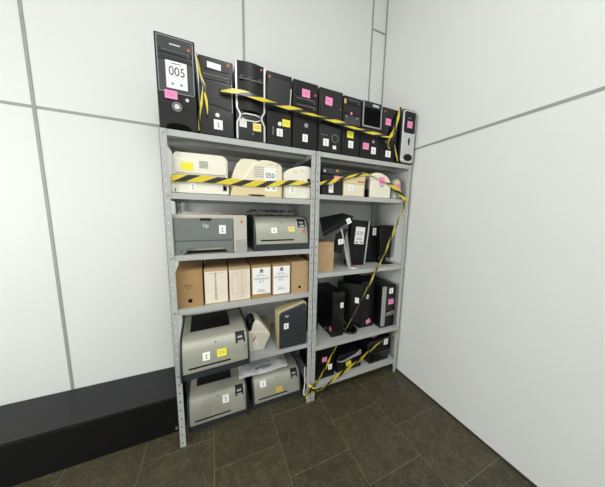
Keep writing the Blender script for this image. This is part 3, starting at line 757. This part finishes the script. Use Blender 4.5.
bm = B(); bx(bm, .095, .128, -.0052, -.003, .098, .108); obj('printed_word', bm, M['inkg'], T)
T = thing('card_terminal', 'small pale grey terminal with a pink note, wrapped in tape at the right end', 'device', (1.722, .05, B1))
bm = B(); prism(bm, [(0, 0), (.118, 0), (.112, .12), (.100, .165), (.075, .184), (.035, .184), (.012, .165), (.002, .12)], 'y', .0, .16); obj('body', bm, M['pgrey2'], T, .010, seg=3)
bm = B(); prism(bm, [(.02, .10), (.096, .10), (.088, .158), (.070, .172), (.04, .172), (.026, .158)], 'y', -.004, .006); obj('screen_bezel', bm, M['tan'], T, .003)
sticker('sticky_note', T, .036, .092, .078, .140, M['pink'], -.0045, label='pink sticky note')
bm = B(); bx(bm, .02, .10, -.004, .003, .01, .065); obj('keypad', bm, M['beige'], T, .003)

# ------------------------------------------------------------------ right rack, third level
T, w = archive(1.000, 1.146, B2, 'brown cardboard archive box in the right rack, under the tilted black monitor', None, y0=.050, mk='kraft2', hgt=.236, dp=.34)
# tilted monitor lying over the archive box
T = thing('flat_monitor', 'black monitor tipped over the brown box, with silver neck and round base', 'monitor', (1.365, .085, B2))
L0 = (1.365, .085, B2)
def q(x, y, z): return Vector((x - L0[0], y - L0[1], z - L0[2]))
fl, fr_, br_, bl = q(1.030, .035, 1.392), q(1.310, .035, 1.532), q(1.315, .205, 1.556), q(1.085, .205, 1.512)
nrm = (fr_ - fl).cross(bl - fl).normalized()
def slab(name, m, k0, k1, t0, t1, bevel=.006):
    bm = B(); c = (fl + fr_ + br_ + bl) / 4
    v = [bm.verts.new(c + (p - c) * k + nrm * t) for k, t in ((k0, t0), (k1, t1)) for p in (fl, fr_, br_, bl)]
    for f in [(0, 3, 2, 1), (4, 5, 6, 7), (0, 1, 5, 4), (1, 2, 6, 5), (2, 3, 7, 6), (3, 0, 4, 7)]: bm.faces.new([v[i] for i in f])
    return obj(name, bm, m, T, bevel)
slab('housing', M['black'], .97, 1.0, -.046, -.010)
slab('bezel', M['dgrey'], 1.0, .985, -.010, .0, .003)
def bar(name, pA, pB, wx, wy, m):
    bm = B()
    v = [bm.verts.new(p + Vector(o)) for p in (pA, pB) for o in ((-wx, -wy, 0), (wx, -wy, 0), (wx, wy, 0), (-wx, wy, 0))]
    for f in [(0, 1, 2, 3), (7, 6, 5, 4), (0, 4, 5, 1), (1, 5, 6, 2), (2, 6, 7, 3), (3, 7, 4, 0)]: bm.faces.new([v[i] for i in f])
    return obj(name, bm, m, T, .001)
bar('neck', q(1.222, .078, 1.425), q(1.322, .085, B2 + .012), .006, .012, M['silverb'])['label'] = 'bright silver stand neck'
bar('rear_strut', q(1.292, .112, 1.40), q(1.345, .10, B2 + .012), .013, .004, M['pgrey2'])
bm = B(); cyl(bm, (0, 0, 0), (0, 0, .010), .050, 32, r1=.046); obj('base', bm, M['silverb'], T, .002)['label'] = 'silver round base'
s = sticker('label', T, 0, .040, 0, .044, M['paper'], 0, ink='grey'); s.location = q(1.262, .028, 1.488); s.rotation_euler = (math.radians(-8), math.radians(-24), 0)
s = sticker('label', T, 0, .050, 0, .044, M['paper'], 0, ink='grey'); s.location = q(1.215, .060, 1.318); s.rotation_euler = (0, math.radians(-8), 0)
bm = B(); v0 = q(1.165, .1, 1.36); prism(bm, [(v0[0], v0[2] - .13), (v0[0] + .075, v0[2] - .15), (v0[0] + .12, v0[2] + .06), (v0[0] + .02, v0[2] + .02)], 'y', -.010, .012); obj('neck_cover', bm, M['case'], T, .003)
bm = B(); cyl(bm, (.020, -.010, .0095), (.020, -.010, .017), .014, 18); obj('cap', bm, M['inkred'], T)['label'] = 'reddish round cap on the base'

T = thing('slim_computer', 'slim black computer with a large white sheet, leaning right, silver edge strip', 'computer', (1.340, .138, B2), (0, math.radians(5.0), 0))
bm = B(); bx(bm, 0, .186, 0, .052, 0.018, .422); bx(bm, .02, .06, .01, .04, 0.002, .02); obj('case', bm, M['black'], T, .006)
bm = B(); bx(bm, .186, .196, -.005, .052, .02, .425); obj('edge_strip', bm, M['silverb'], T, .002)['label'] = 'silver edge strip'
s = sticker('number_sheet', T, .050, .152, .208, .362, M['paper'], 0, label='large white numbered sheet')
text('number', '020', .050, M['inkg'], s, (0, -.0016, .018))
bm = B()
for k, (a, b_) in enumerate(((-.03, .03), (-.036, .03))): bx(bm, a, b_, -.0016, -.001, -.026 - .012 * k, -.021 - .012 * k)
bx(bm, -.042, -.01, -.0016, -.001, -.066, -.056); bx(bm, .012, .038, -.0016, -.001, -.066, -.056)
obj('printed_text', bm, M['inkg'], s)
bm = B(); cyl(bm, (.08, -.004, .12), (.08, .002, .12), .018, 20); obj('power_button', bm, M['dgrey'], T)

T = tower('squat matte black tower with a tall narrow white label, third shelf', 1.585, 1.760, .356, y0=.200, z=B2, dep=.175, bezel='black', group=None)
bay(T, .010, .150, .30, .345, 'case', slot=False)
sticker('label', T, .078, .120, .268, .340, M['paper'], -.003, ink='grey')
bm = B(); bx(bm, .122, .130, -.003, .002, .06, .34); obj('edge_strip', bm, M['dgrey'], T)
T = thing('desktop_monitor', 'black monitor seen on its stand against the right posts, third shelf', 'monitor', (1.785, .150, B2))
bm = B(); prism(bm, [(-.078, .065), (.055, .050), (.074, .365), (-.085, .372)], 'y', -.02, .0); obj('bezel', bm, M['black'], T, .004)
bm = B(); prism(bm, [(-.068, .075), (.048, .062), (.064, .355), (-.075, .36)], 'y', .0, .03); obj('housing', bm, M['case'], T, .006)
bm = B(); bx(bm, -.03, .02, .004, .028, .01, .09); obj('neck', bm, M['case'], T)
bm = B(); bx(bm, -.07, .05, -.065, .040, 0, .012); obj('base', bm, M['black'], T, .004)

# ------------------------------------------------------------------ right rack, fourth level
T = tower('narrow black tower with a pink note low on its left side, fourth shelf', 1.166, 1.288, .405, y0=.068, z=B3, dep=.30, bezel='gloss', group=None)
sticker('label', T, .078, .108, .26, .31, M['paper'], 0, ink='grey')
bm = B(); bx(bm, -.0015, .0, .010, .045, .050, .088); obj('sticky_note', bm, M['pink'], T)['label'] = 'pink sticky note on the left side'
bm = B(); bx(bm, -.0015, .0, .10, .115, .030, .045); obj('label', bm, M['paper'], T)
bay(T, .010, .112, .31, .36, 'case', slot=False)
T = thing('computer_speaker', 'black desktop speaker in the dark left corner of the fourth right shelf', 'speaker', (1.065, .25, B3))
bm = B(); bx(bm, -.06, .05, -.02, .12, 0, .30); obj('cabinet', bm, M['case'], T, .008)
bm = B(); cyl(bm, (-.005, -.026, .10), (-.005, -.015, .10), .036, 24); ring(bm, (-.005, .10), .036, .044, -.028, -.015); obj('cone', bm, M['dgrey'], T)
bm = B(); cyl(bm, (-.005, -.026, .21), (-.005, -.015, .21), .022, 24); obj('tweeter', bm, M['dgrey'], T)
T = thing('turned_monitor', 'black monitor turned sideways on a round base, white sticker, fourth right shelf', 'monitor', (1.385, .125, B3), (0, 0, math.radians(-52)))
bm = B(); bx(bm, -.12, .13, -.022, .0, .09, .455); obj('bezel', bm, M['black'], T, .005)
bm = B(); bx(bm, -.105, .115, .0, .03, .10, .44); obj('housing', bm, M['case'], T, .008)
bm = B(); bx(bm, -.025, .025, .004, .028, .01, .16); obj('neck', bm, M['case'], T)
bm = B(); cyl(bm, (0, 0, 0), (0, 0, .014), .078, 28, r1=.070); bs = obj('base', bm, M['gloss'], T)
sticker('label', T, .05, .085, .285, .335, M['paper'], -.022)
bm = B(); bx(bm, -.065, -.035, -.03, -.01, .0135, .016); obj('warning_label', bm, M['inkred'], bs)
T = tower('tall black tower with a pink note near its foot, left of the silver banded tower', 1.492, 1.652, .455, y0=.105, z=B3, dep=.30, bezel='black', group=None)
sticker('label', T, .062, .088, .285, .325, M['paper'], 0, ink='grey', roll=math.radians(8))
sticker('sticky_note', T, .072, .122, .035, .078, M['pink'], 0, roll=math.radians(-18), label='pink sticky note')
bm = B(); ring(bm, (.055, .15), .026, .032, -.003, .002); obj('grille_ring', bm, M['dgrey'], T)
T = tower('black tower with a silver left band and pink note, rightmost on the fourth shelf', 1.678, 1.845, .418, y0=.036, z=B3, dep=.36, bezel='black', group=None)
bm = B(); bx(bm, .0, .048, -.006, .004, .02, .410); obj('side_band', bm, M['pgrey2'], T, .004)
bm = B(); prism(bm, [(.058, .135), (.160, .150), (.160, .158), (.058, .143)], 'y', -.006, .003); prism(bm, [(.058, .118), (.160, .128), (.160, .135), (.058, .126)], 'y', -.006, .003); obj('cross_strip', bm, M['pgrey2'], T)
bm = B(); bx(bm, .054, .162, -.004, .003, .17, .405); obj('upper_door', bm, M['dgrey'], T, .003)
sticker('label', T, .080, .128, .335, .388, M['paper'], -.004, ink='dark'); sticker('sticky_note', T, .078, .142, .228, .280, M['pink'], -.004, ink='lines', label='pink sticky note')

# ------------------------------------------------------------------ right rack, bottom shelf
T = thing('compact_computer', 'black boxy computer with a pink note and white label, left on the bottom shelf', 'computer', (1.000, .045, B4))
bm = B(); bx(bm, 0, .190, 0.014, .34, .004, .275); bx(bm, .01, .04, .03, .06, 0, .006); bx(bm, .15, .18, .03, .06, 0, .006); bx(bm, .01, .04, .28, .31, 0, .006); bx(bm, .15, .18, .28, .31, 0, .006); obj('case', bm, M['case'], T, .003)
bm = B(); bx(bm, -.002, .192, 0, .015, .003, .278); obj('front_panel', bm, M['gloss'], T, .004)
sticker('sticky_note', T, .066, .112, .158, .200, M['pink'], 0, ink='lines', label='pink sticky note'); sticker('label', T, .128, .166, .070, .122, M['paper'], 0, ink='dark')
T = thing('inkjet_printer', 'low black printer with a silver curved trim and yellow note, middle of the bottom shelf', 'printer', (1.222, .05, B4))
bm = B(); prism(bm, [(0, 0), (.27, 0), (.27, .150), (.25, .165), (.03, .150), (0, .125)], 'y', .012, .32); obj('body', bm, M['case'], T, .006)
bm = B(); prism(bm, [(.006, .006), (.264, .006), (.264, .075), (.006, .075)], 'y', .0, .02); obj('paper_tray', bm, M['gloss'], T, .004)
bm = B(); prism(bm, [(.008, .122), (.03, .106), (.07, .103), (.13, .117), (.20, .134), (.262, .165), (.262, .126), (.20, .116), (.13, .104), (.07, .094), (.03, .098), (.008, .116)], 'y', .0, .02); obj('curved_trim', bm, M['pgrey2'], T, .002)
sticker('sticky_note', T, .095, .150, .050, .092, M['yellow'], -.0002, roll=math.radians(-12), ink='lines', label='yellow sticky note')
seal(T, 0.0060, 0.1060, 0.0036, 'orange', .0)
T = thing('large_printer', 'bulky black printer with a white label, right end of the bottom shelf', 'printer', (1.548, .03, B4))
bm = B(); prism(bm, [(.03, 0), (.262, 0), (.285, .10), (.288, .235), (.27, .25), (.03, .215), (0, .19), (0, .08)], 'y', .01, .34); obj('body', bm, M['black'], T, .006)
bm = B(); prism(bm, [(.05, .02), (.25, .02), (.265, .12), (.05, .11)], 'y', .0, .016); obj('front_door', bm, M['gloss'], T, .004)
bm = B(); bx(bm, .06, .26, .004, .016, .15, .156); obj('output_slot', bm, M['hole'], T)
sticker('label', T, .195, .245, .160, .222, M['paper'], .010, ink='dark')
bm = B(); bx(bm, .10, .165, .06, .10, .226, .234); obj('sticky_note', bm, M['pink'], T)['label'] = 'pink sticky note on top'

# ------------------------------------------------------------------ barrier tapes
def ribbon(paths, label, name='barrier_tape', period=.155, phase=0.0):
    bm = B(); uvl = bm.loops.layers.uv.new('UVMap')
    for pts in paths:
        P_ = [(Vector(p[:3]), p[3], p[4] if len(p) > 4 else 0.0) for p in pts]
        cen = smooth_curve([p[0] for p in P_], 6)
        Lf = []
        for i in range(len(P_) - 1):
            for k in range(6):
                t_ = k / 6; Lf.append((P_[i][1] * (1 - t_) + P_[i + 1][1] * t_, P_[i][2] * (1 - t_) + P_[i + 1][2] * t_))
        Lf.append((P_[-1][1], P_[-1][2]))
        rows = []; s_ = phase * period; prev = None
        for i, c in enumerate(cen):
            d = (cen[min(i + 1, len(cen) - 1)] - cen[max(i - 1, 0)]).normalized()
            n_ = Vector((0, -1, 0)); n_ = (n_ - d * n_.dot(d))
            n_ = n_.normalized() if n_.length > 1e-4 else Vector((1, 0, 0))
            w_ = d.cross(n_).normalized(); wd, tw = Lf[i]
            w2 = w_ * math.cos(tw) + n_ * math.sin(tw); n2 = d.cross(w2).normalized()
            if prev is not None: s_ += (c - prev).length
            prev = c
            rows.append((c, w2 * wd / 2, n2 * .0004, s_ / period))
        V = []
        for c, w2, n2, s in rows:
            V.append([bm.verts.new(c - w2 - n2), bm.verts.new(c + w2 - n2), bm.verts.new(c + w2 + n2), bm.verts.new(c - w2 + n2)])
        vv = [0, 1, 1, 0]
        for i in range(len(V) - 1):
            for k in range(4):
                f = bm.faces.new([V[i][k], V[i][(k + 1) % 4], V[i + 1][(k + 1) % 4], V[i + 1][k]])
                for lp, (a, kk) in zip(f.loops, ((i, k), (i, (k + 1) % 4), (i + 1, (k + 1) % 4), (i + 1, k))):
                    lp[uvl].uv = (rows[a][3], vv[kk])
        for e in (0, -1):
            f = bm.faces.new(V[e]); 
            for lp in f.loops: lp[uvl].uv = (rows[e][3], .5)
    o = obj(name, bm, M['tape'], None, smooth=60)
    return tag(o, label, 'tape', 'barrier tapes around the shelves')
Y = -.026
ribbon([
    [(.312, -.006, 2.223, .004, .3), (.329, Y, 2.228, .026, .1), (.446, Y - .004, 2.233, .032, .1), (.534, Y - .004, 2.223, .032, .3), (.628, Y, 2.216, .032, .6), (.728, Y, 2.212, .026), (.795, Y, 2.209, .026), (.941, Y, 2.198, .026, .7), (1.111, Y, 2.189, .028), (1.265, Y, 2.172, .028, .6), (1.453, Y, 2.165, .024), (1.58, Y, 2.165, .022, .7), (1.615, Y, 2.20, .024), (1.650, Y, 2.30, .024), (1.700, -.010, 2.415, .028, .4)],
    [(.197, .006, 2.400, .010, .9), (.205, -.004, 2.36, .012, .6), (.212, -.010, 2.29, .014, .3), (.232, -.012, 2.22, .018), (.240, -.014, 2.15, .014), (.241, -.012, 2.085, .008)],
    [(.230, -.013, 2.22, .016), (.214, -.012, 2.14, .014), (.200, -.008, 2.07, .012, .5), (.1965, .0, 1.995, .012, .9)],
    [(1.654, -.016, 2.245, .030), (1.60, -.020, 2.18, .026), (1.572, -.020, 2.12, .022, .4), (1.60, -.018, 2.08, .018)],
    [(1.55, -.016, 2.12, .018), (1.585, -.020, 2.16, .022), (1.64, -.018, 2.205, .024)],
    [(1.655, -.012, 2.12, .014), (1.680, -.010, 2.05, .014), (1.700, -.008, 1.992, .012)],
], 'yellow and black tape strung across the fronts of the towers on top', phase=.5, period=.172)
Y = -.010
ribbon([
    [(.042, .012, 1.722, .036), (.12, .008, 1.727, .038), (.189, .008, 1.729, .038), (.309, .008, 1.727, .038), (.42, .005, 1.723, .040), (.50, .005, 1.724, .040), (.564, .005, 1.726, .040), (.672, .006, 1.738, .036, .2), (.74, .010, 1.748, .034), (.809, .010, 1.752, .034, .2), (.908, .009, 1.752, .026, .2), (.981, .009, 1.758, .026, .2), (1.097, .022, 1.790, .034, .1), (1.157, .024, 1.812, .024, .6), (1.293, .028, 1.846, .024, .6), (1.398, .030, 1.866, .020), (1.50, .026, 1.852, .008, .6), (1.62, .026, 1.82, .008, .4), (1.690, .028, 1.800, .030), (1.748, .022, 1.765, .046), (1.800, -.006, 1.705, .050, .3), (1.825, -.014, 1.672, .024)],
    [(1.832, -.016, 1.690, .020), (1.822, -.016, 1.655, .026), (1.77, -.018, 1.54, .030, .5), (1.69, -.020, 1.37, .032, .1), (1.60, -.020, 1.175, .032, .5), (1.50, -.020, 1.00, .032, .2), (1.42, -.020, .865, .028, .6), (1.36, -.020, .765, .020, .8), (1.293, -.020, .653, .014, .5), (1.21, -.020, .525, .014, .8), (1.136, -.020, .410, .024, .4), (1.07, -.020, .295, .028, .1), (1.005, -.020, .19, .024, .5), (.955, -.018, .125, .024)],
], 'yellow and black tape along the second shelf and slanting down across the right rack')
ribbon([
    [(1.880, -.010, .438, .022), (1.858, -.014, .430, .022), (1.78, -.016, .405, .026, .6), (1.70, -.016, .385, .016, .9), (1.617, -.016, .362, .026, .3), (1.51, -.018, .310, .028, .1), (1.401, -.018, .250, .034, .2), (1.30, -.018, .212, .040, .1), (1.195, -.016, .168, .040), (1.085, -.014, .110, .030, .2), (1.02, -.014, .085, .016, .5), (.955, -.014, .108, .022)],
    [(.985, -.012, .175, .020), (.955, -.022, .150, .034, .5), (.925, -.024, .125, .038, .2), (.905, -.014, .085, .022), (.900, -.012, .05, .014)],
    [(.915, -.012, .165, .020, .5), (.945, -.026, .135, .030), (.972, -.020, .10, .022), (.968, -.014, .06, .014)],
], 'yellow and black tape from the right post down to a knot on the middle posts')

# ------------------------------------------------------------------ camera
cam = bpy.data.cameras.new('camera'); co = bpy.data.objects.new('camera', cam); C.objects.link(co)
R_ = Vector((0.9214001948888932, -0.38825734112658045, 0.01667087040402579)); U_ = Vector((0.03477197279764087, 0.1250939908525859, 0.9915353767568423)); F_ = Vector((0.3870563147223797, 0.9130212103307849, -0.1287621012551399))
mw = Matrix((R_, U_, -F_)).transposed().to_4x4(); mw.translation = Vector((0.25205798, -1.40335118, 1.52076537))
co.matrix_world = mw
cam.sensor_fit = 'HORIZONTAL'; cam.sensor_width = 36; cam.lens = 210.2268 * 36 / 605; cam.clip_start = .02
sc = bpy.context.scene; sc.camera = co
w_ = bpy.data.worlds.new('world'); sc.world = w_; w_.use_nodes = True
w_.node_tree.nodes['Background'].inputs[0].default_value = (.9, .95, 1, 1); w_.node_tree.nodes['Background'].inputs[1].default_value = .05
sc.view_settings.view_transform = 'Standard'; sc.view_settings.look = 'None'; sc.view_settings.exposure = -0.12; sc.view_settings.gamma = 1.0
sc.view_settings.use_curve_mapping = False
